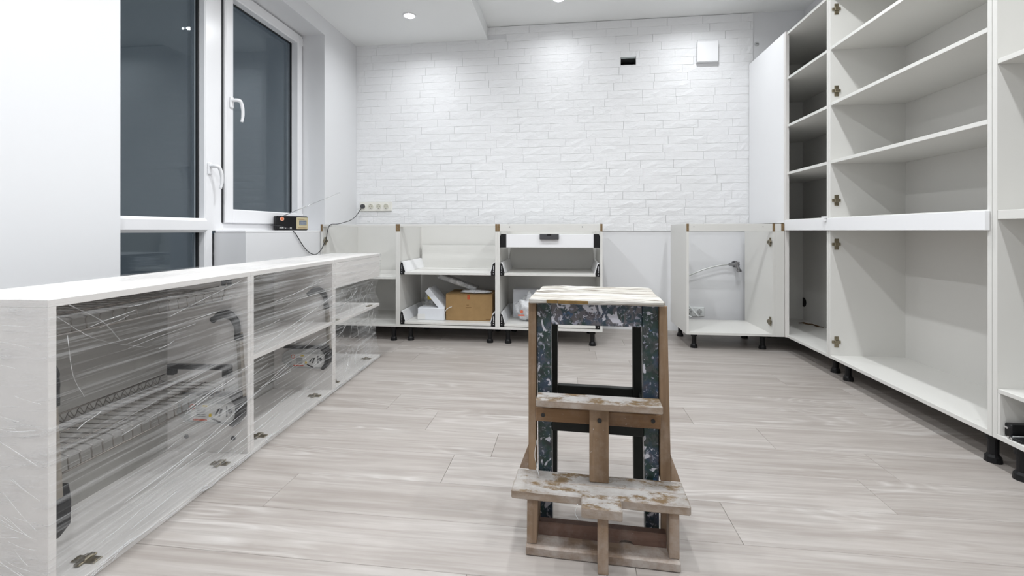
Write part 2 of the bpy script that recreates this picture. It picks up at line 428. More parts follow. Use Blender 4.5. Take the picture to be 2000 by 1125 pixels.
# ------------------------------------------------------------------ window and balcony door
XW = -1.937                                  # room face of the fixed frame
def ring_bm(bm, xf, xb, y0, y1, z0, z1, w, bev=.004):
    """rectangular frame in a plane x = const, members of width w"""
    wl, wr, wb_, wt = (w, w, w, w) if not isinstance(w, tuple) else w
    bm_box(bm, xb, xf, y0, y0+wl, z0, z1, bev); bm_box(bm, xb, xf, y1-wr, y1, z0, z1, bev)
    bm_box(bm, xb, xf, y0+wl-.001, y1-wr+.001, z0, z0+wb_, bev); bm_box(bm, xb, xf, y0+wl-.001, y1-wr+.001, z1-wt, z1, bev)
def lever(t, y, z, xs, parent):
    bm = bmesh.new(); bm_box(bm, xs, xs+.010, y-.014, y+.014, z-.034, z+.034, .005)
    h = t.add('handle', bm, 'upvc', parent)
    t.tube('lever', 'upvc', [(xs+.008, y, z+.012), (xs+.036, y, z+.012), (xs+.050, y+.012, z+.006), (xs+.052, y+.026, z-.030), (xs+.050, y+.030, z-.075), (xs+.046, y+.026, z-.108)], [.010, .0105, .0095, .0085, .0075], 10, 6, h)
    return h
t = Thing('window_1', 'white tilt-and-turn window with dark night glass', None, (XW, 2.7, SILL), kind='structure')
bm = bmesh.new(); ring_bm(bm, XW, XW-.07, PY-.03, WY1+.01, SILL-.004, WZT+.01, (.085, .05, .045, .05)); t.add('window_frame', bm, 'upvc')
xs = XW+.018
bm = bmesh.new(); ring_bm(bm, xs, XW-.05, 2.335, 3.082, .818, 2.198, (.062, .052, .082, .068), .006); sash = t.add('sash', bm, 'upvc')
bm = bmesh.new(); ring_bm(bm, XW-.032, XW-.050, 2.395, 3.036, .895, 2.134, .008, .003); t.add('glazing_bead', bm, 'gasket', sash)
t.box('pane', 'pane_glass', XW-.048, XW-.044, 2.396, 3.032, .897, 2.132)
t.box('outer_pane', 'pane_glass', XW-.066, XW-.063, 2.396, 3.032, .897, 2.132)
t.box('gap_seal', 'gasket', XW-.004, XW+.003, 2.322, 2.336, .822, 2.196)
lever(t, 2.375, 1.515, xs, sash)
bm = bmesh.new(); bm_cyl(bm, (xs-.004, 3.086, 2.13), (xs-.004, 3.086, 2.185), .006, n=10); t.add('hinge', bm, 'upvc', sash)
bm = bmesh.new(); bm_cyl(bm, (xs-.004, 3.086, .84), (xs-.004, 3.086, .90), .006, n=10); t.add('hinge', bm, 'upvc', sash)
t.box('window_sill', 'upvc', XW+.001, XL+.001, PY-.001, WY1, SILL-.014, SILL, .002)
t = Thing('door_1', 'white glazed balcony door with dark night glass', None, (XW, 1.95, 0), kind='structure')
bm = bmesh.new()
bm_box(bm, XW-.07, XW+.003, 2.205, 2.258, 0.0, WZT, .006); bm_box(bm, XW-.07, XW+.003, 1.52, 1.60, 0.0, WZT, .006)
bm_box(bm, XW-.07, XW+.003, 1.599, 2.206, 0.0, .10, .006); bm_box(bm, XW-.07, XW+.003, 1.599, 2.206, 2.12, WZT, .006)
leaf = t.add('door_leaf', bm, 'upvc')
bm = bmesh.new(); bm_box(bm, XW-.06, XW+.014, 1.599, 2.222, .766, .842, .014); t.add('mid_rail', bm, 'upvc', leaf)
for za, zb in ((.10, .766), (.842, 2.12)):
    p = t.box('pane', 'pane_glass', XW-.048, XW-.044, 1.600, 2.205, za, zb)
    bm = bmesh.new(); bm_box(bm, XW-.050, XW-.032, 2.197, 2.206, za, zb, .002); bm_box(bm, XW-.050, XW-.032, 1.599, 1.612, za, zb, .002)
    t.add('glazing_bead', bm, 'gasket', p)
    t.box('outer_pane', 'pane_glass', XW-.066, XW-.063, 1.600, 2.205, za, zb, parent=p)
lever(t, 2.232, 1.115, XW+.003, leaf)
# dark outer skin that carries window and door beyond the reveal
struct('wall_outer', [(XL-.30, XL-.19, YF, 1.53, -.05, ZC), (XL-.30, XL-.19, 3.095, YB, -.05, ZC), (XL-.30, XL-.19, 1.53, 3.095, WZT+.005, ZC), (XL-.30, XL-.255, 2.25, 3.095, -.05, SILL-.02)], 'plaster', 'outer part of the window wall')

# ------------------------------------------------------------------ shared hardware
def leg_mesh(h):
    bm = bmesh.new()
    bm_cyl(bm, (0, 0, .018), (0, 0, h), .0145, n=14); bm_cyl(bm, (0, 0, 0), (0, 0, .018), .0235, .0215, 18)
    bm_cyl(bm, (0, 0, .018), (0, 0, .026), .0205, .016, 14); bm_cyl(bm, (0, 0, h-.022), (0, 0, h), .020, .0205, 14)
    return to_mesh(bm, 'leg')
LEG = leg_mesh(.10)
def plate_mesh(cup):
    bm = bmesh.new()                      # lies in xz, faces -y
    bm_box(bm, -.011, .011, -.003, 0, -.029, .029, .0012)
    bm_box(bm, -.024, .019, -.006, -.001, -.0075, .0075, .0015)
    bm_box(bm, -.012, .010, -.010, -.003, -.009, .009, .002)
    for zz in (-.021, .021): bm_cyl(bm, (0, -.0055, zz), (0, -.002, zz), .0045, .0035, 10)
    bm_cyl(bm, (-.001, -.0125, 0), (-.001, -.009, 0), .0045, n=10)
    if cup:
        bm_box(bm, -.03, .006, -.020, -.006, -.010, .010, .003)
        bm_cyl(bm, (-.022, -.020, 0), (-.022, -.009, 0), .0175, .0165, 18)
    return to_mesh(bm, 'hinge_plate')
PLATE, HINGE = plate_mesh(False), plate_mesh(True)

# ------------------------------------------------------------------ tall cabinets on the right
def tall(name, label, y0, y1, far_inner=None):
    t = Thing(name, label, 'tall cabinet', (FX, (y0+y1)/2, 0))
    t.box('side_panel', 'melamine', FX, 1.757, y0, y0+.016, .10, 2.03, .0008)
    t.box('side_panel', 'melamine', FX, 1.757, y1-.016, y1, .10, 2.03, .0008)
    t.box('bottom_panel', 'melamine', FX, 1.757, y0+.016, y1-.016, .10, .116, .0008)
    t.box('top_panel', 'melamine', FX, 1.757, y0+.016, y1-.016, 2.014, 2.03, .0008)
    t.box('back_panel', 'cabinet_back', 1.752, 1.760, y0+.004, y1-.004, .104, 2.026)
    return t
def shelf(t, y0, y1, zc, th=.016, x0=None):
    t.box('shelf', 'melamine', (FX+.001) if x0 is None else x0, 1.7515, y0+.0165, y1-.0165, zc-th/2, zc+th/2, .0008)
A0, A1 = 2.573, 3.586
tA = tall('tall_corner_cabinet', 'narrow-fronted dark tall corner cabinet with three shelves beside the sink unit', A0, A1)
tA.box('blind_panel', 'metal_white', FX-.010, FX-.001, 3.046, A1, .825, 2.036, .001, label='smooth white blind panel')
tA.box('blind_panel', 'metal_white', FX+.002, FX+.014, 3.046, A1-.016, .116, .82, .001)
tA.box('front_stile', 'melamine_edge', FX-.010, FX+.012, 3.020, 3.045, .10, 2.036, .001)
for zc in (1.7386, 1.4385, 1.138): shelf(tA, A0, A1, zc)
shelf(tA, A0, A1, .838); shelf(tA, A0, A1, .790)
bm = bmesh.new(); bm_cyl(bm, (1.7505, 3.555, .245), (1.753, 3.555, .245), .034, n=24); tA.add('cable_hole', bm, 'cavity')
for p in ((1.467, 2.648), (1.47, 3.48)): tA.put('leg', LEG, 'black_plastic', (*p, 0))
B0, B1 = 1.650, 2.571
tB = tall('tall_wide_cabinet', 'wide open white tall cabinet with hinge plates, in the middle of the right run', B0, B1)
for zc in (1.740, 1.444, 1.138): shelf(tB, B0, B1, zc)
shelf(tB, B0, B1, .838); shelf(tB, B0, B1, .790)
for zz in (1.946, 1.514, .936, .704, .188): tB.put('hinge_plate', PLATE, 'nickel', (1.420, B1-.016, zz))
for p in ((1.453, 2.512), (1.428, 1.690), (1.70, 2.51), (1.70, 1.70)): tB.put('leg', LEG, 'black_plastic', (*p, 0))
for xx, yy in ((1.6, 2.2), (1.43, 1.75)): tB.cyl('screw_cap', 'cabinet_back', (xx, yy, .1155), (xx, yy, .1168), .004, n=8)
C0, C1 = 1.02, 1.648
tC = tall('tall_cabinet', 'white tall cabinet cut off by the right picture edge', C0, C1)
shelf(tC, C0, C1, 1.325); shelf(tC, C0, C1, .828, .029); shelf(tC, C0, C1, .257, .014)
tC.box('inner_upright', 'melamine', FX+.001, 1.751, C1-.025, C1-.0165, .1165, .2495, .0005)
bm = bmesh.new(); bm_box(bm, 1.402, 1.72, 1.598, 1.622, .118, .160, .003); bm_box(bm, 1.396, 1.70, 1.560, 1.600, .1165, .126, .002)
run = tC.add('drawer_runner', bm, 'black_plastic', label='black steel drawer runner')
for q in ((1.402, 1.616, .148), (1.402, 1.609, .147), (1.396, 1.598, .122), (1.396, 1.588, .122)): tC.cyl('rivet', 'chrome', q, (q[0]-.004, q[1], q[2]), .0035, n=10, parent=run)
tC.box('slide_bar', 'mechanism_grey', 1.397, 1.60, 1.585, 1.589, .1265, .130, parent=run)
for p in ((1.414, 1.576), (1.70, 1.55), (1.42, 1.09)): tC.put('leg', LEG, 'black_plastic', (*p, 0))
rl = Thing('cover_rail', 'white horizontal rail across the tall cabinets at worktop height', 'rail', (FX-.009, 2.33, .777))
rl.box('rail_board', 'metal_white', FX-.017, FX-.0015, 1.654, 3.019, .7775, .842, .001)
rl.box('rail_clip', 'metal_white', FX-.030, FX-.014, 2.552, 2.585, .842, .851, .001)
rl.box('rail_clip', 'metal_white', FX-.030, FX-.0175, 2.556, 2.572, .826, .842, .001)

# ------------------------------------------------------------------ base cabinets along the brick wall
def base_cab(name, label, x0, x1, yb, rail=None, back=True, raw=(True, True)):
    t = Thing(name, label, 'base cabinet', ((x0+x1)/2, FY, 0))
    for i, (a, b_) in enumerate(((x0, x0+.016), (x1-.016, x1))):
        s_ = t.box('side_panel', 'melamine', a, b_, FY, yb, .10, .82, .0006)
        if raw[i]: t.box('raw_edge', 'chipboard', a+.0005, b_-.0005, FY-.0012, FY+.004, .770, .8205, parent=s_, label='bare chipboard notch')
    t.box('bottom_panel', 'melamine', x0+.016, x1-.016, FY, yb, .10, .116, .0006)
    if back: t.box('back_panel', 'melamine', x0+.002, x1-.002, yb, yb+.004, .104, .816)
    if rail == 'flat': t.box('top_rail', 'melamine', x0+.016, x1-.016, FY, FY+.055, .803, .819, .0006)
    if rail == 'upright': t.box('top_rail', 'melamine', x0+.016, x1-.016, FY+.0005, FY+.0165, .771, .8195, .0006)
    return t
c1 = base_cab('corner_base_cabinet', 'open white base cabinet with one shelf in the window corner', -1.748, -1.172, 3.57, 'flat')
c1.box('shelf', 'melamine', -1.731, -1.189, FY+.02, 3.569, .432, .448, .0006)
c1.put('hinge', HINGE, 'nickel', (-1.7315, 3.062, .700), (0, 0, R(90)))
c1.put('leg', LEG, 'black_plastic', (-1.211, 3.055, 0)); c1.put('leg', LEG, 'black_plastic', (-1.69, 3.07, 0)); c1.put('leg', LEG, 'black_plastic', (-1.25, 3.5, 0))
c2 = base_cab('drawer_base_cabinet', 'white base cabinet with a box-filled lower drawer, left of the two drawer units', -1.172, -.464, 3.495, 'flat')
c3 = base_cab('drawer_base_cabinet', 'white base cabinet with an inner top drawer and grey latch, beside the dishwasher gap', -.464, .243, 3.495, 'upright')
for c, xs_ in ((c2, (-1.092, -.523)), (c3, (-.396, .179))):
    for x in xs_:
        c.put('leg', LEG, 'black_plastic', (x, 3.07, 0)); c.put('leg', LEG, 'black_plastic', (x, 3.44, 0))
def bracket_mesh(s):
    bm = bmesh.new()                      # front fixing of a steel drawer side, faces -y ; s = +1 left side
    bm_prism(bm, [(0, 0, 0), (s*.026, 0, 0), (s*.026, 0, .012), (s*.016, 0, .075), (s*.010, 0, .082), (s*.003, 0, .078), (0, 0, .03)], (0, .03, 0))
    return to_mesh(bm, 'front_bracket')
BRK = {1: bracket_mesh(1), -1: bracket_mesh(-1)}
def bracket_detail():
    bm = bmesh.new()
    for zz in (.012, .028, .05): bm_cyl(bm, (0, -.002, zz), (0, .001, zz), .0035, n=8)
    bm_box(bm, -.0015, .0035, -.0015, .001, .035, .068)
    return to_mesh(bm, 'bracket_screws')
BRS = bracket_detail()
def drawer(c, x0, x1, z0, yb, hback, yf=FY+.004):
    """steel-sided open drawer: floor, two inclined sides, back"""
    d = c.box('drawer', 'melamine', x0+.030, x1-.030, yf, yb, z0, z0+.016, .001, label='open white steel-sided drawer')
    for s, xe in ((1, x0), (-1, x1)):
        bm = bmesh.new()
        bm_prism(bm, [(xe+s*.034, yf+.005, z0+.016), (xe+s*.038, yf+.005, z0+.017), (xe+s*.017, yf+.005, z0+.088), (xe+s*.006, yf+.005, z0+.090), (xe+s*.006, yf+.005, z0+.085), (xe+s*.013, yf+.005, z0+.084)], (0, yb-yf-.02, 0))
        c.add('drawer_side', bm, 'metal_white', d)
        bk = c.put('front_bracket', BRK[s], 'black_plastic', (xe+s*.002, yf-.002, z0+.0), parent=d)
        link('bracket_screw', BRS, 'chrome', d, Vector((xe+s*.012, yf-.003, z0))-c.off)
    c.box('drawer_back', 'melamine', x0+.02, x1-.02, yb-.016, yb, z0+.016, z0+hback, .001, parent=d)
    return d
drawer(c2, -1.156, -.480, .468, 3.47, .19)
drawer(c2, -1.156, -.480, .121, 3.47, .09)
drawer(c3, -.448, .227, .468, 3.47, .175)
drawer(c3, -.448, .227, .121, 3.47, .09)
d = c3.box('inner_drawer_front', 'metal_white', -.405, .187, FY+.002, FY+.018, .660, .752, .003, label='white inner drawer front with grey latch')
for s, xe in ((1, -.447), (-1, .226)):
    bm = bmesh.new(); bm_prism(bm, [(xe, 0, .661), (xe+s*.042, 0, .661), (xe+s*.042, 0, .752), (xe+s*.008, 0, .752), (xe, 0, .735)], (0, .03, 0))
    for v in bm.verts: v.co.y += FY+.0005
    c3.add('end_cap', bm, 'black_plastic', d)
bm = bmesh.new(); bm_box(bm, -.175, -.047, FY-.020, FY+.003, .716, .753, .003); lat = c3.add('latch', bm, 'dark_grey_plastic', d)
c3.box('latch_slot', 'cavity', -.124, -.098, FY-.0215, FY-.019, .741, .752, parent=d)
c3.box('drawer_floor', 'melamine', -.42, .20, FY+.03, 3.47, .662, .676, parent=d)
for xx in (-.38, .11): c3.cyl('screw_hole', 'dark_grey_plastic', (xx, FY-.0006, .800), (xx, FY+.002, .800), .0035, n=8)
# sink unit
S0, S1 = .779, 1.322
sk = base_cab('sink_base_cabinet', 'open-backed white sink base cabinet showing the water valve', S0, S1, 3.472, 'upright', False)
sk.box('filler_post', 'melamine', S1+.0005, S1+.056, FY-.0005, FY+.018, .10, .772, .0008)
fp = sk.box('filler_return', 'melamine', S1+.040, S1+.056, FY+.0185, FY+.10, .10, .82, .0006)
sk.box('filler_top', 'melamine', S1+.0005, S1+.038, FY+.002, FY+.018, .7725, .82, .0005)
sk.box('raw_edge', 'chipboard', S1+.0385, S1+.056, FY-.001, FY+.018, .7725, .8205, parent=fp)
for zz in (.702, .193): sk.put('hinge', HINGE, 'nickel', (S1-.0165, 3.058, zz), (0, 0, R(-90))).scale = (-1, 1, 1)
for xx in (.826, 1.25): sk.cyl('screw_hole', 'dark_grey_plastic', (xx, FY-.0002, .800), (xx, FY+.003, .800), .003, n=8)
for p in ((.845, 3.10), (1.283, 3.12), (.835, 3.42), (1.283, 3.42)): sk.put('leg', LEG, 'black_plastic', (*p, 0))

# things stored in the drawers -------------------------------------------------
ZT = .137
t = Thing('cardboard_box', 'brown cardboard box with orange tape end standing in the lower drawer', 'cardboard box', (-.682, 3.20, ZT))
bm = bmesh.new(); bm_box(bm, -.850, -.514, 3.115, 3.36, ZT, .322, .003); cb = t.add('carton', bm, 'cardboard')
t.box('flap', 'cardboard', -.849, -.515, 3.116, 3.236, .3222, .3255, .001)
t.box('flap', 'cardboard', -.849, -.515, 3.239, 3.359, .3222, .3255, .001)
bm = bmesh.new()
for i in range(3):
    z0 = .318-i*.011
    bm_box(bm, -.693, -.676, 3.1138, 3.1152, z0-.007, z0); 
bm_box(bm, -.6935, -.689, 3.1139, 3.1152, .290, .319); bm_box(bm, -.680, -.6755, 3.1139, 3.1152, .290, .319)
t.add('tape_end', bm, 'tape_red')
bm = bmesh.new(); bm_box(bm, -.705, -.664, 3.1142, 3.1152, .228, .233); bm_box(bm, -.700, -.682, 3.1142, 3.1152, .245, .250); bm_box(bm, -.560, -.525, 3.1142, 3.1152, .146, .152)
t.add('faint_stamp', bm, 'faint_brown')
t = Thing('white_carton', 'small white cardboard box lying flat in front of the drawer', 'box', (-.955, 3.14, ZT))
t.box('carton', 'white_card', -1.053, -.858, 3.105, 3.24, ZT, .223, .003)
t.box('paper_seal', 'sticker', -1.054, -.998, 3.1042, 3.107, ZT+.004, .180)
t = Thing('tilted_carton', 'flat white box leaning tilted on the small white box', 'box', (-.90, 3.17, .223), local=True)
bm = bmesh.new(); bm_prism(bm, [(x_+.90, -.05, z_-.223) for x_, z_ in ((-.976, .365), (-.858, .2235), (-.905, .2235), (-1.003, .336))], (0, .17, 0))
t.add('carton', bm, 'white_card')
t = Thing('wrapped_strip', 'long film-wrapped profile lying slanted over the cardboard box', 'package', (-.79, 3.25, .394), local=True)
bm = bmesh.new(); bm_box(bm, -.145, .145, -.045, .045, -.014, .014, .004)
bmesh.ops.transform(bm, matrix=Matrix.Rotation(R(19), 4, 'Y'), verts=bm.verts[:])
t.add('profile', bm, 'mechanism_grey')
bm = bmesh.new(); bm_box(bm, -.152, .152, -.050, .050, -.018, .018, .006)
bmesh.ops.subdivide_edges(bm, edges=bm.edges[:], cuts=3, use_grid_fill=True)
for v in bm.verts: v.co += Vector((0, noise.noise(v.co*40), noise.noise(v.co*33+Vector((9, 0, 0)))))*.004
bmesh.ops.transform(bm, matrix=Matrix.Rotation(R(19), 4, 'Y'), verts=bm.verts[:])
t.add('film_sleeve', bm, 'clear_bag', smooth=True)
def crumple(name, c, r, amp, f, mat, seed, flat=None, sub=4):
    bm = bmesh.new(); bmesh.ops.create_icosphere(bm, subdivisions=sub, radius=1.0)
    for v in bm.verts:
        p = v.co.copy(); k_ = 1+amp*noise.noise(p*f+Vector((seed, 3, 1)))+.35*amp*noise.noise(p*f*2.7+Vector((1, seed, 5)))
        v.co = Vector((p.x*r[0], p.y*r[1], p.z*r[2]))*k_
        if flat is not None and v.co.z < flat: v.co.z = flat
        v.co += Vector(c)
    return bm
t = Thing('white_packet', 'white folded plastic packet on top of the cardboard box', 'packet', (-.635, 3.165, .326), local=True)
t.add('packet', crumple('p', (-.002, -.01, .013), (.105, .04, .012), .35, 1.6, 'x', 3.3, -.0125), 'clear_bag', smooth=True)
t.add('contents', crumple('p', (-.002, -.01, .0125), (.098, .035, .009), .2, 1.4, 'x', 5.1, -.0115, 3), 'white_card', smooth=True)
t = Thing('hardware_bag', 'clear bag of fittings with yellow tag behind the white boxes', 'bag', (-1.0, 3.33, ZT), local=True)
t.add('bag', crumple('p', (0, 0, .085), (.075, .05, .088), .5, 1.8, 'x', 1.2, -.0845), 'clear_bag', smooth=True)
t.box('tag', 'yellow', -.035, .02, -.050, -.047, .120, .150)
bm = bmesh.new()
for i in range(9): bm_tube(bm, [(random.uniform(-.05, .05), random.uniform(-.03, .03), random.uniform(.02, .06)) for _ in range(4)], .003, 6, 4)
t.add('fittings', bm, 'dark_grey_plastic', smooth=True)
t = Thing('loose_strap', 'thin white plastic strip curling beside the cardboard box', 'strap', (-.853, 3.10, ZT), local=True)
t.tube('strap', 'cable_white', [(.002, .0, .003), (-.002, .0, .04), (.006, -.003, .07), (.03, -.004, .092), (.052, -.004, .100)], .0022, 6)
t = Thing('white_carton', 'white box standing in the drawer behind the stool', 'box', (-.30, 3.30, ZT))
t.box('carton', 'white_card', -.385, -.19, 3.27, 3.38, ZT, .345, .003)
t = Thing('carrier_bag', 'crumpled white plastic carrier bag with print, half hidden by the stool', 'bag', (-.25, 3.16, ZT), local=True)
t.add('bag', crumple('p', (.005, 0, .085), (.095, .06, .088), .45, 2.0, 'x', 7.7, -.0845), 'white_card', smooth=True)
t.add('bag_film', crumple('p', (.005, -.002, .086), (.099, .064, .092), .45, 2.0, 'x', 7.7, -.0855), 'clear_bag', smooth=True)
bm = bmesh.new(); bm_cyl(bm, (-.055, -.062, .075), (-.055, -.060, .075), .011, n=16); bm_box(bm, -.080, -.035, -.062, -.060, .045, .055)
t.add('print', bm, 'red_print')

# ------------------------------------------------------------------ water valve, cables and sockets behind the sink unit
t = Thing('water_valve', 'chrome angle valve with braided hose on the wall in the sink unit', 'valve', (1.277, YB, .521))
bm = bmesh.new(); bm_cyl(bm, (1.277, 3.599, .521), (1.277, 3.545, .521), .011); bm_cyl(bm, (1.277, 3.555, .521), (1.277, 3.538, .521), .018)
bm_cyl(bm, (1.277, 3.548, .521), (1.240, 3.548, .521), .010); bm_cyl(bm, (1.277, 3.599, .521), (1.277, 3.594, .521), .025, .022, 20)
bm_cyl(bm, (1.277, 3.545, .521), (1.290, 3.540, .480), .011); bm_cyl(bm, (1.2885, 3.540, .483), (1.292, 3.538, .465), .0185, n=10)
bm_cyl(bm, (1.277, 3.545, .521), (1.272, 3.543, .548), .006); bm_box(bm, 1.266, 1.295, 3.536, 3.550, .533, .541, .002)
t.add('valve_body', bm, 'valve_metal', smooth=False)
t.cyl('hose_nut', 'valve_metal', (1.244, 3.548, .521), (1.222, 3.548, .521), .0125, n=6)
t.tube('hose', 'hose_braid', [(1.224, 3.548, .521), (1.15, 3.548, .512), (1.05, 3.548, .484), (.94, 3.555, .437), (.87, 3.575, .395), (.82, 3.585, .37)], .0055, 10)
def socket(t, x, z, y, mat='cream_plastic', r=.021):
    bm = bmesh.new(); bm_cyl(bm, (x, y, z), (x, y-.004, z), r+.004, r+.003, 24)
    s_ = t.add('socket', bm, mat)
    bm = bmesh.new(); bm_cyl(bm, (x, y-.0035, z), (x, y-.0046, z), r, n=24); t.add('recess', bm, 'recess_cream' if mat == 'cream_plastic' else 'mechanism_grey', s_)
    bm = bmesh.new()
    for dx in (-.0095, .0095): bm_cyl(bm, (x+dx, y-.004, z), (x+dx, y-.0054, z), .0035, n=10)
    bm_box(bm, x-.003, x+.003, y-.0055, y-.004, z+r-.006, z+r-.001); bm_box(bm, x-.003, x+.003, y-.0055, y-.004, z-r+.001, z-r+.006)
    t.add('pin_hole', bm, 'socket_hole', s_)
YP = YB-.0148
t = Thing('socket_strip', 'cream strip of four sockets on the brick wall with one plug in', 'socket', (-1.575, YP, .977))
t.box('faceplate', 'cream_plastic', -1.715, -1.438, YP-.010, YP+.014, .938, 1.016, .003)
for x in (-1.685, -1.617, -1.549, -1.484): socket(t, x, .978, YP-.010)
t = Thing('socket_pair', 'pale double socket low on the wall behind the sink unit', 'socket', (.98, YB, .152))
t.box('faceplate', 'cable_white', .905, 1.056, YB-.010, YB, .116, .187, .003)
for x in (.945, 1.018): socket(t, x, .152, YB-.010, 'cable_white')
t = Thing('white_cable', 'white cable hanging down over the double socket in the sink unit', 'cable', (.95, 3.5, .12))
t.tube('cable', 'cable_white', [(.845, 3.53, .33), (.88, 3.535, .26), (.945, 3.54, .185), (.995, 3.53, .124)], .0075, 10)
t.tube('cable', 'cable_white', [(.84, 3.52, .22), (.90, 3.525, .145), (.945, 3.515, .1225)], .006, 10)
t = Thing('vent_cover', 'square white ventilation cover on the brick wall near the ceiling', 'vent cover', (1.07, YB, 2.13))
t.box('base_frame', 'metal_white', 1.002, 1.143, YB-.022, YB, 2.067, 2.209, .003)
t.box('cover_plate', 'metal_white', .995, 1.150, YB-.043, YB-.022, 2.060, 2.216, .003)
t = Thing('wall_outlet_box', 'small open black outlet hole high on the brick wall', 'outlet', ((HX0+HX1)/2, YB, HZ0))
bm = bmesh.new()
for bx in ((HX0, HX0+.002, YB-.010, YB+.088, HZ0, HZ1), (HX1-.002, HX1, YB-.010, YB+.088, HZ0, HZ1), (HX0, HX1, YB-.010, YB+.088, HZ0, HZ0+.002), (HX0, HX1, YB+.086, YB+.0885, HZ0, HZ1)): bm_box(bm, *bx)
t.add('liner', bm, 'cavity'); t.box('metal_lip', 'galvanised', HX0+.002, HX1-.002, YB-.008, YB+.085, HZ1-.012, HZ1-.001)
t = Thing('wall_screw', 'single screw head in the plain wall above the corner cabinet', 'screw', (1.44, YB, 2.192))
bm = bmesh.new(); bm_cyl(bm, (1.44, YB, 2.192), (1.44, YB-.006, 2.192), .017, .013, 18); t.add('head', bm, 'mechanism_grey')
t.box('slot', 'screw_dark', 1.430, 1.450, YB-.0068, YB-.0055, 2.190, 2.194)
t = Thing('cable_scrap', 'short brown twisted scrap lying in the bottom of the corner cabinet', 'scrap', (1.71, 3.34, .116))
t.tube('scrap', 'twig_brown', [(1.640, 3.40, .120), (1.665, 3.39, .124), (1.69, 3.37, .1195), (1.705, 3.345, .123), (1.715, 3.30, .1195), (1.735, 3.27, .120)], [.003, .006, .005, .004, .0055, .003], 7)

# ------------------------------------------------------------------ radio on the sill
ra = math.atan2(.18, .11)
t = Thing('radio', 'small black portable radio with beige dial on the window sill', 'radio', (-1.825, 2.820, SILL), ra, local=True)
W = .106
bm = bmesh.new(); bm_box(bm, -W, W, 0, .052, 0, .097, .007); t.add('case', bm, 'black_plastic')
bm = bmesh.new(); bm_box(bm, .022, W-.004, -.006, .002, .007, .088, .004); dl = t.add('dial_frame', bm, 'dial_beige')
t.box('dial_screen', 'dial_screen', .040, W-.016, -.0075, -.005, .035, .068, .001, parent=dl)
bm = bmesh.new()
for i in range(4): bm_box(bm, .042, W-.018, -.0082, -.007, .039+i*.008, .0405+i*.008)
t.add('dial_scale', bm, 'sticker', dl)
bm = bmesh.new(); bm_box(bm, .034, W-.014, -.0068, -.0055, .016, .019); bm_box(bm, .034, W-.03, -.0068, -.0055, .074, .078); t.add('dial_print', bm, 'faint_brown', dl)
bm = bmesh.new(); bm_cyl(bm, (-.072, .001, .076), (-.072, -.002, .076), .013, n=24); bd = t.add('badge', bm, 'badge_ring')
bm = bmesh.new(); bm_cyl(bm, (-.072, -.001, .076), (-.072, -.0032, .076), .0088, n=20); t.add('badge_centre', bm, 'orange_badge', bd)
bm = bmesh.new()
for i, (a, w_) in enumerate(((-.088, .004), (-.082, .003), (-.077, .004), (-.071, .003), (-.066, .004), (-.054, .009), (-.02, .012))):
    bm_box(bm, a, a+w_, -.0006, .001, .014, .021 if i % 2 else .019)
t.add('white_lettering', bm, 'sticker')
Mi = (Matrix.Translation((-1.825, 2.820, SILL)) @ Matrix.Rotation(ra, 4, 'Z')).inverted()
pa, pb = Mi @ Vector((-1.868, 2.782, SILL+.097)), Mi @ Vector((-1.558, 2.935, 1.036))
bm = bmesh.new(); bm_cyl(bm, pa, pa.lerp(pb, .5), .0026, n=8); bm_cyl(bm, pa.lerp(pb, .5), pb, .0017, .0013, 8); bm_cyl(bm, pb, pb.lerp(pa, -.015), .0026, n=8)
t.add('antenna', bm, 'chrome', smooth=True)
cp = [(-1.918, 2.727, .812), (-1.885, 2.700, .811), (-1.845, 2.703, .807), (-1.80, 2.704, .796), (-1.768, 2.702, .786), (-1.746, 2.714, .764), (-1.744, 2.75, .73), (-1.744, 2.807, .674), (-1.742, 2.874, .627), (-1.738, 2.945, .609), (-1.728, 2.995, .634), (-1.712, 3.012, .68), (-1.699, 3.018, .711), (-1.688, 3.018, .777), (-1.668, 3.021, .817), (-1.655, 3.10, .824), (-1.677, 3.30, .8485), (-1.70, 3.45, .881), (-1.704, 3.53, .925), (-1.686, 3.556, .970), (-1.685, 3.562, .978)]
t.tube('power_cord', 'cord_black', [Mi @ Vector(p) for p in cp], .0028, 8, 8)
bm = bmesh.new(); bm_cyl(bm, Mi @ Vector((-1.685, YP-.0125, .978)), Mi @ Vector((-1.685, YP-.030, .978)), .0205, .017, 20); t.add('plug', bm, 'dark_grey_plastic')

# ------------------------------------------------------------------ film-wrapped wall units on the floor
UO, UR = (-1.0476, .794, 0), R(2.69)
UH, UD = .635, .30
def unit(label, y0, y1, openend=False):
    t = Thing('wall_cabinet', label, 'wall cabinet', UO, UR, group='three wall cabinets wrapped together in film', local=True)
    t.box('side_panel', 'melamine_edge', -UD, 0, y0, y0+.016, .016, UH-.016, .0008)
    if not openend: t.box('side_panel', 'melamine_edge', -UD, 0, y1-.016, y1, .016, UH-.016, .0008)
    t.box('bottom_panel', 'melamine_edge', -UD, 0, y0, y1, 0, .016, .0008); t.box('top_panel', 'melamine_edge', -UD, 0, y0, y1, UH-.016, UH, .0008)
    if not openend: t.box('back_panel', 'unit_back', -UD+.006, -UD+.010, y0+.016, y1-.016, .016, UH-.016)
    return t
U = [(.0, .631), (.632, 1.243), (1.244, 1.844)]
u1 = unit('nearest film-wrapped white wall cabinet holding a wire pull-down rack', *U[0])
u2 = unit('middle film-wrapped white wall cabinet with a single shelf', *U[1])
u3 = unit('farthest film-wrapped wall cabinet with an open far end', *U[2], True)
for t, ys in ((u1, (.118, .545)), (u2, (.742, 1.144)), (u3, (1.334, 1.739))):
    for y in ys: t.put('hinge_plate', PLATE, 'nickel', (-.045, y, .0165), (R(-90), 0, R(90)))
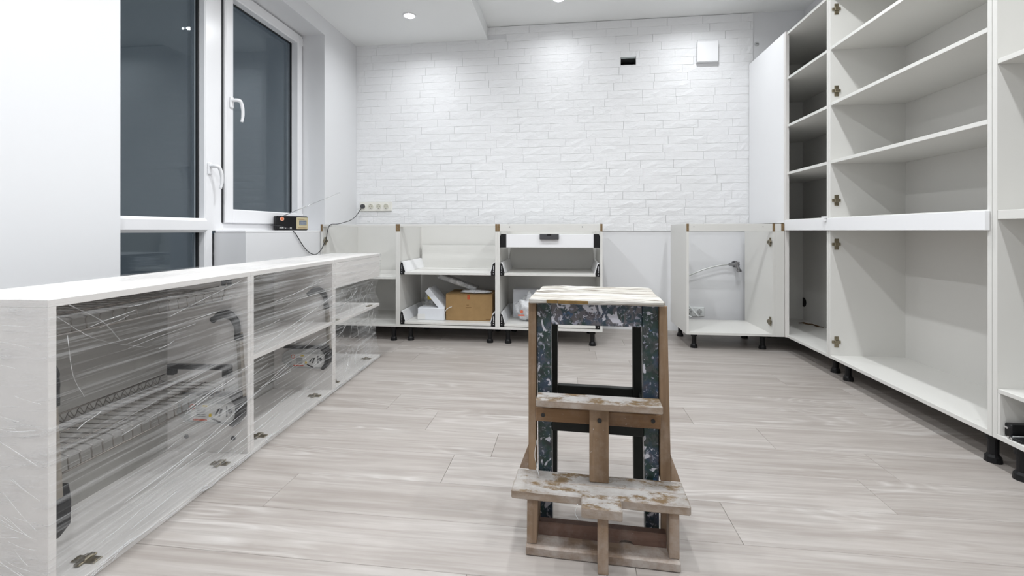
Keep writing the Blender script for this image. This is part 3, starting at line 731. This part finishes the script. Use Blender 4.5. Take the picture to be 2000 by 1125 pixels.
def lift(t, yp, s):
    """side fitting of a pull-down rack: plate with sticker, black bracket, grey arm, black hook; s=-1 faces the viewer"""
    y = yp
    bm = bmesh.new()
    bm_prism(bm, [(-.245, y, .150), (-.215, y, .125), (-.05, y, .118), (-.012, y, .140), (-.008, y, .190), (-.03, y, .215), (-.20, y, .212), (-.24, y, .185)], (0, s*.012, 0))
    p = t.add('lift_plate', bm, 'mechanism_grey')
    yy = y+s*.0125
    bm = bmesh.new(); bm_box(bm, -.195, -.035, *sorted((yy, yy+s*.001)), .128, .188); t.add('sticker', bm, 'sticker', p)
    y2 = yy+s*.001
    bm = bmesh.new(); bm_cyl(bm, (-.187, y2, .176), (-.187, y2+s*.001, .176), .0095, n=18); bm_box(bm, -.185, -.135, *sorted((y2, y2+s*.001)), .130, .136)
    t.add('red_print', bm, 'red_print', p)
    bm = bmesh.new(); bm_cyl(bm, (-.187, y2+s*.0008, .176), (-.187, y2+s*.0016, .176), .0066, n=18); t.add('print_ground', bm, 'sticker', p)
    bm = bmesh.new(); bm_box(bm, -.150, -.134, *sorted((y2, y2+s*.001)), .178, .183); bm_box(bm, -.128, -.119, *sorted((y2, y2+s*.001)), .144, .154); t.add('yellow_print', bm, 'yellow', p)
    bm = bmesh.new()
    for i in range(5): bm_box(bm, -.173, -.140, *sorted((y2, y2+s*.001)), .144+i*.006, .1455+i*.006)
    bm_prism(bm, [(-.108, y2, .150), (-.102, y2, .150), (-.088, y2, .172), (-.094, y2, .172)], (0, s*.001, 0)); bm_prism(bm, [(-.094, y2, .146), (-.088, y2, .146), (-.078, y2, .172), (-.086, y2, .172)], (0, s*.001, 0))
    bm_prism(bm, [(-.118, y2, .142), (-.085, y2, .128), (-.090, y2, .124), (-.120, y2, .137)], (0, s*.001, 0)); bm_box(bm, -.066, -.062, *sorted((y2, y2+s*.001)), .145, .182)
    bm_cyl(bm, (-.052, y2, .165), (-.052, y2+s*.001, .165), .008, n=14)
    t.add('black_print', bm, 'ink', p)
    bm = bmesh.new()
    bm_prism(bm, [(-.045, y, .215), (-.03, y, .235), (-.008, y, .235), (-.002, y, .20), (-.004, y, .15), (-.03, y, .118), (-.045, y, .124), (-.025, y, .150), (-.022, y, .19)], (0, s*.030, 0))
    bm_prism(bm, [(-.235, y, .216), (-.225, y, .226), (-.05, y, .226), (-.045, y, .215)], (0, s*.02, 0))
    t.add('bracket', bm, 'black_plastic', p)
    bm = bmesh.new(); bm_prism(bm, [(-.030, y, .43), (-.018, y, .43), (-.003, y, .19), (-.020, y, .225)], (0, s*.016, 0)); a = t.add('lift_arm', bm, 'arm_grey')
    bm = bmesh.new(); bm_tube(bm, [(-.026, y+s*.015, .415), (-.027, y+s*.015, .455), (-.042, y+s*.018, .485), (-.072, y+s*.022, .495), (-.108, y+s*.024, .474)], [.010, .011, .013, .015, .014, .011], 8, 5)
    bm_box(bm, -.035, -.014, *sorted((y, y+s*.02)), .405, .425, .002)
    t.add('hook', bm, 'black_plastic', a, True)
lift(u1, .6145, -1); lift(u1, .0165, 1); lift(u2, 1.2265, -1)
# pull-down wire racks of the nearest unit
def rack(t, name, z, n, y0, y1, bars):
    bm = bmesh.new(); w = .0015
    bm_tube(bm, [(-.05, y0, z), (-.05, y1, z)], .0026, 6, 1, False); bm_tube(bm, [(-.06, y0, z+.045), (-.06, y1, z+.045)], w, 6, 1, False) if not bars else None
    bm_tube(bm, [(-.255, y0, z+.055), (-.255, y1, z+.055)], .0026, 6, 1, False); bm_tube(bm, [(-.255, y0, z+.03), (-.255, y1, z+.03)], w, 6, 1, False)
    for x in (-.11, -.19): bm_tube(bm, [(x, y0, z+.033), (x, y1, z+.033)], w, 6, 1, False)
    for i in range(n):
        y = y0+.012+(y1-y0-.024)*i/(n-1)
        bm_tube(bm, [(-.05, y, z), (-.053, y, z+.024), (-.066, y, z+.034), (-.25, y, z+.034), (-.255, y, z+.055)], w, 5, 2)
    # zigzag at the back
    zz = []
    for i in range(n*2-1): zz.append((-.257, y0+.012+(y1-y0-.024)*i/(n*2-2), z+(.03 if i % 2 else .055)))
    bm_tube(bm, zz, .0014, 5, 1, False)
    for y in (y0, y1): bm_tube(bm, [(-.05, y, z), (-.04, y, z+.03), (-.035, y, z+.055)], .0026, 6, 3)
    r_ = t.add(name, bm, 'steel_wire', smooth=True)
    bm = bmesh.new(); yh = y1+.012
    bm_box(bm, -.255, -.032, yh-.008, yh+.012, z+.070, z+.086, .003); bm_box(bm, -.255, -.228, yh-.008, yh+.012, z+.050, z+.072, .003); bm_box(bm, -.060, -.032, yh-.008, yh+.012, z+.045, z+.072, .003)
    t.add('rack_end', bm, 'black_plastic', r_)
    return r_
rack(u1, 'wire_rack', .242, 20, .045, .565, True)
rack(u1, 'wire_rack', .548, 16, .045, .56, False)
for x in (-.22, -.051): u1.cyl('screw_cap', 'dark_grey_plastic', (x, .6150, .068), (x, .6105, .068), .008, .006, 12)
u2.box('shelf', 'melamine_edge', -UD+.01, -.002, .649, 1.226, .326, .342, .0008)
u3.box('front_panel', 'melamine_edge', -.016, -.0005, 1.262, 1.842, .497, UH-.017, .0008)
u3.box('shelf', 'melamine_edge', -UD, -.002, 1.2605, 1.842, .316, .332, .0008)
u3.box('back_upright', 'melamine_edge', -UD, -UD+.016, 1.2605, 1.33, .017, .315, .0008)
for y, z in ((1.275, .345), (1.70, .345)): u3.box('dark_fitting', 'nickel', -.030, -.010, y, y+.05, z-.013, z-.009)
# the stretch film itself: a band round the three units plus the sheet over the top
t = Thing('stretch_film', 'clear wrinkled stretch film wrapped round the three wall cabinets', 'plastic film', UO, UR, local=True)
bm = bmesh.new(); Ltot = 1.844
def fz(j, nz): return .004+(UH+.003-.004)*j/nz
path = []; E_ = .004
for i in range(90): path.append((E_, -E_+(Ltot+2*E_)*i/89, 'f'))
for i in range(1, 16): path.append((E_-(UD+2*E_)*i/15, Ltot+E_, 'e'))
for i in range(1, 30): path.append((-UD-E_, Ltot+E_-(Ltot+2*E_)*i/29, 'b'))
for i in range(1, 16): path.append((-UD-E_+(UD+2*E_)*i/15, -E_, 'n'))
nz = 44; grid = []
for x, y, k_ in path:
    colm = []
    for j in range(nz+1):
        z = fz(j, nz); dx = dy = 0
        if k_ == 'f':
            w_ = .0022*noise.noise(Vector((y*3, z*55, 1))) + .0016*noise.noise(Vector((y*9, z*90, 4)))
            cx = min((y % .616)/.08, 1) * min(((.616 - y % .616))/.08, 1) if y < 1.23 else 1
            edge_ = min(1, (z-.0)/.03) * min(1, max(0, (UH-z))/.03)
            dx = w_ + .001 + (.004*noise.noise(Vector((y*14+z*20, z*18, 2))))*edge_*cx
            if dx < -.002: dx = -.002
            if y > 1.25 and .02 < z < .495:      # pulled in between the shelves of the open unit
                zz = (z-.332)/.165 if z > .332 else (z-.016)/.30
                zz = min(max(zz, 0), 1); f_ = min(1, max(0, (y-1.30)/.5))
                dx -= .020*math.sin(math.pi*zz)*f_*f_
                dx += .006*noise.noise(Vector((y*30, z*24, 8)))*math.sin(math.pi*zz)
        if k_ in 'fe':
            f_ = 1.0 if k_ == 'e' else max(0, (y-1.70)/.148)**2
            if .016 < z < .50:
                zz = (z-.332)/.168 if z > .332 else (z-.016)/.316
                m_ = math.sin(math.pi*min(max(zz, 0), 1))
                dy = -f_*m_*(.030+.012*noise.noise(Vector((x*30, z*25, 3))))
        if k_ == 'n':
            dy = -.0012-.002*noise.noise(Vector((x*8, z*40, 6)))-.0008*noise.noise(Vector((x*30, z*60, 2)))
        colm.append(bm.verts.new((x+dx, y+dy, z)))
    grid.append(colm)
for i in range(len(grid)):
    a, b_ = grid[i], grid[(i+1) % len(grid)]
    if i == len(grid)-1: break
    for j in range(nz): bm.faces.new((a[j], b_[j], b_[j+1], a[j+1]))
t.add('side_wrap', bm, 'stretch_film', smooth=True)
bm = bmesh.new(); gx, gy = 24, 80; G = []
for i in range(gy+1):
    r_ = []
    for j in range(gx+1):
        x = E_-(UD+2*E_)*j/gx; y = -E_+(Ltot+2*E_)*i/gy
        r_.append(bm.verts.new((x, y, UH+.003+.0022*abs(noise.noise(Vector((x*45, y*5, 3))))+.0012*noise.noise(Vector((x*70, y*16, 9)))+.001)))
    G.append(r_)
for i in range(gy):
    for j in range(gx): bm.faces.new((G[i][j], G[i+1][j], G[i+1][j+1], G[i][j+1]))
t.add('top_wrap', bm, 'stretch_film', smooth=True)

# raised folds and strands of the film, coloured white to stand in for glints
rf = random.Random(11)
bm = bmesh.new()
def strand(pts, r): bm_tube(bm, pts, r, 5, 4)
for i in range(85):
    y0 = rf.uniform(-.0, 1.7); z0 = rf.uniform(.03, .60); ln = rf.choice((.06, .1, .18, .3, .5))*rf.uniform(.6, 1.3); sl = rf.gauss(.10, .09)
    y1 = min(y0+ln, 1.835); z1 = min(max(z0+(y1-y0)*sl, .012), .625)
    if y1 > 1.35 and z0 < .5: continue
    strand([(.0062+.001*rf.random(), y0+(y1-y0)*k_/3, z0+(z1-z0)*k_/3+rf.gauss(0, .0012)) for k_ in range(4)], rf.uniform(.00035, .0010))
for i in range(3):                               # crumpled corner at the near upper end
    a = (.0062, rf.uniform(0, .05), rf.uniform(.54, .62)); b_ = (.0070, rf.uniform(.05, .24), rf.uniform(.36, .58))
    strand([a, (.0075, (a[1]+b_[1])/2+rf.gauss(0, .012), (a[2]+b_[2])/2+rf.gauss(0, .012)), b_], rf.uniform(.0004, .0010))
for i in range(46):
    y0 = rf.uniform(0, 1.7); ln = rf.uniform(.05, .2)
    strand([(.0062, y0, rf.uniform(.004, .026)), (.0068, y0+ln/2, rf.uniform(.004, .026)), (.0062, y0+ln, rf.uniform(.004, .026))], rf.uniform(.0006, .0014))
for i in range(40):                              # bunched film between the shelves of the open unit
    y0 = rf.uniform(1.30, 1.80); z0 = rf.choice((.04, .30, .34, .48))+rf.uniform(-.02, .02); dz = rf.uniform(.05, .13)*(1 if z0 < .1 or .33 < z0 < .4 else -1)
    f_ = (y0-1.30)/.5
    strand([(.004, y0, z0), (-.012*f_, min(y0+rf.uniform(-.05, .06), 1.82), z0+dz*.5), (-.014*f_, min(y0+rf.uniform(-.06, .10), 1.82), z0+dz)], rf.uniform(.0005, .0012))
for i in range(60):                              # near end panel
    x0 = -rf.uniform(0, .26); z0 = rf.uniform(.03, .61); ln = rf.uniform(.02, .10); sl = rf.gauss(.0 if z0 > .35 else .5, .25)
    strand([(x0, -.0072, z0), (x0-ln/2, -.0078, z0+ln*sl/2+rf.gauss(0, .002)), (max(x0-ln, -.30), -.0072, z0+ln*sl)], rf.uniform(.0003, .0007))
ff = t.add('film_fold_glints', bm, 'film_fold_glint', smooth=True); ff['kind'] = 'stuff'

# ------------------------------------------------------------------ the painter's step stool
t = Thing('step_stool', 'paint-splashed home-made wooden step stool with two lower steps', 'step stool', (.084, 1.158, 0), R(-2.5), local=True)
def rough_board(x0, x1, y0, y1, z0, z1, amp, seed, nx=26, bev=.003):
    bm = bmesh.new(); bm_box(bm, x0, x1, y0, y1, z0, z1, bev)
    bmesh.ops.subdivide_edges(bm, edges=[e for e in bm.edges if abs((e.verts[0].co-e.verts[1].co).x) > .1], cuts=nx)
    bmesh.ops.subdivide_edges(bm, edges=[e for e in bm.edges if abs((e.verts[0].co-e.verts[1].co).y) > .03], cuts=4)
    for v in bm.verts:
        p = Vector((v.co.x*16, v.co.y*40, v.co.z*20))+Vector((seed, seed*2, 0))
        k_ = amp*noise.noise(p)+.5*amp*noise.noise(p*2.6)
        v.co.z += k_*.6; v.co.y += .6*amp*noise.noise(p+Vector((5, 0, 7)))
    return bm
# seat planks
for i, (ya, yb_, xa, xb) in enumerate(((-.020, .052, -.178, .158), (.0535, .150, -.1765, .156), (.1515, .250, -.170, .158))):
    bm = rough_board(xa, xb, ya, yb_, .5905, .6035, .0036, 3.1*i+1, 40, bev=.0035)
    if i == 2:
        for v in bm.verts:
            for cx_, sg in ((-.170, 1), (.158, -1)):
                d_ = (v.co.x-cx_)*sg
                if d_ < .022 and v.co.y > .2: v.co.y -= (1-d_/.022)**2*.018*((v.co.y-.2)/.05)
    s_ = t.add('seat_plank', bm, 'seat_paint')
    if i == 0:
        t.box('bare_patch', 'bare_ochre', -.132, -.104, -.0222, -.019, .592, .6005, .0008, parent=s_); t.box('bare_patch', 'bare_ochre', -.103, -.028, -.0226, -.019, .5915, .600, .0008, parent=s_)
def post(name, mat, b0, b1, t0, t1, yb0, yb1, yt0, yt1, z0, z1, bev=.0015):
    """upright with different foot and head: x range, y range at bottom and top"""
    bm = bmesh.new(); bm_box(bm, 0, 1, 0, 1, 0, 1)
    for v in bm.verts:
        p = v.co.copy(); k_ = p.z
        xa = b0+(t0-b0)*k_; xb = b1+(t1-b1)*k_; ya = yb0+(yt0-yb0)*k_; yb_ = yb1+(yt1-yb1)*k_
        v.co = Vector((xa+(xb-xa)*p.x, ya+(yb_-ya)*p.y, z0+(z1-z0)*k_))
    bmesh.ops.bevel(bm, geom=bm.edges[:], offset=bev, segments=1, affect='EDGES')
    return t.add(name, bm, mat)
post('strut', 'timber_post', -.181, -.161, -.181, -.1615, 0, .036, 0, .036, .153, .5895)
post('strut', 'timber_post', .150, .176, .1475, .166, 0, .036, 0, .036, .153, .5885)
post('leg', 'green_enamel', -.154, -.120, -.1608, -.123, .012, .046, .012, .046, 0, .589)
post('leg', 'green_enamel', .116, .149, .107, .1472, .012, .046, .012, .046, 0, .589)
post('leg', 'black_enamel', -.160, -.122, -.155, -.118, .236, .268, .205, .240, 0, .589)
post('leg', 'black_enamel', .110, .148, .104, .142, .236, .268, .205, .240, 0, .589)
t.box('apron', 'splashed_enamel', -.1228, .1068, .0105, .030, .5315, .5885, .0015)
t.box('apron', 'black_enamel', -.118, .104, .215, .232, .534, .5885, .0015)
for xa in (-.150, .118): t.box('side_apron', 'black_enamel', xa, xa+.016, .047, .206, .534, .5885, .0015)
t.box('back_stretcher', 'black_enamel', -.119, .107, .226, .248, .270, .300, .0015)
t.box('front_stretcher', 'black_enamel', -.121, .112, .014, .034, .253, .288, .0015)
t.box('stretcher_edge', 'timber_rail', -.121, .112, .034, .046, .249, .256, .001)
for xa in (-.155, .122): t.box('side_stretcher', 'black_enamel', xa, xa+.016, .047, .236, .262, .295, .0015)
rl_ = t.box('cross_rail', 'timber_rail', -.1605, .1495, -.010, .011, .2855, .3205, .0015)
for q in ((-.142, -.0115, .302), (.131, -.0115, .305)): t.cyl('screw', 'screw_dark', q, (q[0], q[1]+.004, q[2]), .0052, n=12, parent=rl_)
t.add('step_board', rough_board(-.156, .1475, -.056, -.002, .3395, .3585, .0012, 4.4, bev=.0025), 'step_board', label='upper narrow dusty step')
cp_ = t.box('centre_post', 'timber_post', -.0245, .0225, -.034, -.0105, .153, .3385, .002)
bm = bmesh.new(); bm_cyl(bm, (0, -.036, .3075), (0, -.032, .3075), .0055, n=12); t.add('screw', bm, 'screw_dark', cp_)
t.add('step_board', rough_board(-.209, .201, -.0465, .004, .131, .1525, .0012, 8.8, bev=.0025), 'step_board', label='rear plank of the lower step')
t.add('step_board', rough_board(-.211, .202, -.096, -.0475, .1305, .1525, .0014, 12.1, bev=.003), 'step_board', label='front plank of the lower step')
t.add('step_plate', rough_board(-.0435, .0475, -.141, -.085, .1295, .1545, .0008, 15.3, 8, .0025), 'step_board', label='short plate jutting forward')
t.box('batten', 'timber_rail', -.198, .194, -.040, -.018, .114, .1305, .002)
post('support', 'timber_dusty_z', -.174, -.150, -.173, -.1465, -.088, -.050, -.088, -.050, .0225, .130)
post('support', 'timber_dusty_z', .156, .179, .156, .178, -.086, -.048, -.086, -.048, .0225, .130)
post('support', 'timber_dusty_z', -.007, .017, -.007, .017, -.132, -.110, -.128, -.106, .0005, .129)
post('rear_support', 'timber_dusty_z', -.168, -.148, -.168, -.148, -.030, -.012, -.030, -.012, .0225, .113)
post('rear_support', 'timber_dusty_z', .148, .168, .148, .168, -.030, -.012, -.030, -.012, .0225, .113)
t.add('base_board', rough_board(-.1755, .1795, -.0985, -.010, .0005, .0222, .0010, 21.0, bev=.0025), 'timber_dusty_x')
bm = bmesh.new()
out = [(-.149, -.052, .0225), (.045, -.052, .0225)] + [(.0625-.0175*math.cos(a), -.052, .0225+.010*math.sin(a)) for a in (R(45), R(90), R(135))] + [(.080, -.052, .0225), (.155, -.052, .0225), (.155, -.052, .056), (-.149, -.052, .055)]
bm_prism(bm, out, (0, .018, 0)); t.add('back_board', bm, 'timber_red')
for s, xa, xo in ((1, -.1815, -.205), (-1, .1765, .199)):
    bm = bmesh.new(); bm_prism(bm, [(xa, .004, .215), (xa, .004, .153), (xo, .004, .153)], (0, .016, 0)); t.add('side_brace', bm, 'timber_dusty_z')
t.tube('loose_fibre', 'cable_white', [(-.158, -.004, .235), (-.163, -.012, .20), (-.157, -.02, .175), (-.150, -.03, .155)], .0006, 5)
t.tube('loose_fibre', 'cable_white', [(-.052, -.098, .135), (-.058, -.100, .115), (-.050, -.101, .10)], .0006, 5)
# crumbs on the floor beside the stool
cr = Thing('wood_chip', 'tiny brown wood splinter on the floor right of the stool', 'splinter', (.318, 1.30, 0))
cr.tube('chip', 'twig_brown', [(.310, 1.304, .002), (.318, 1.300, .003), (.326, 1.297, .002)], .0016, 5)
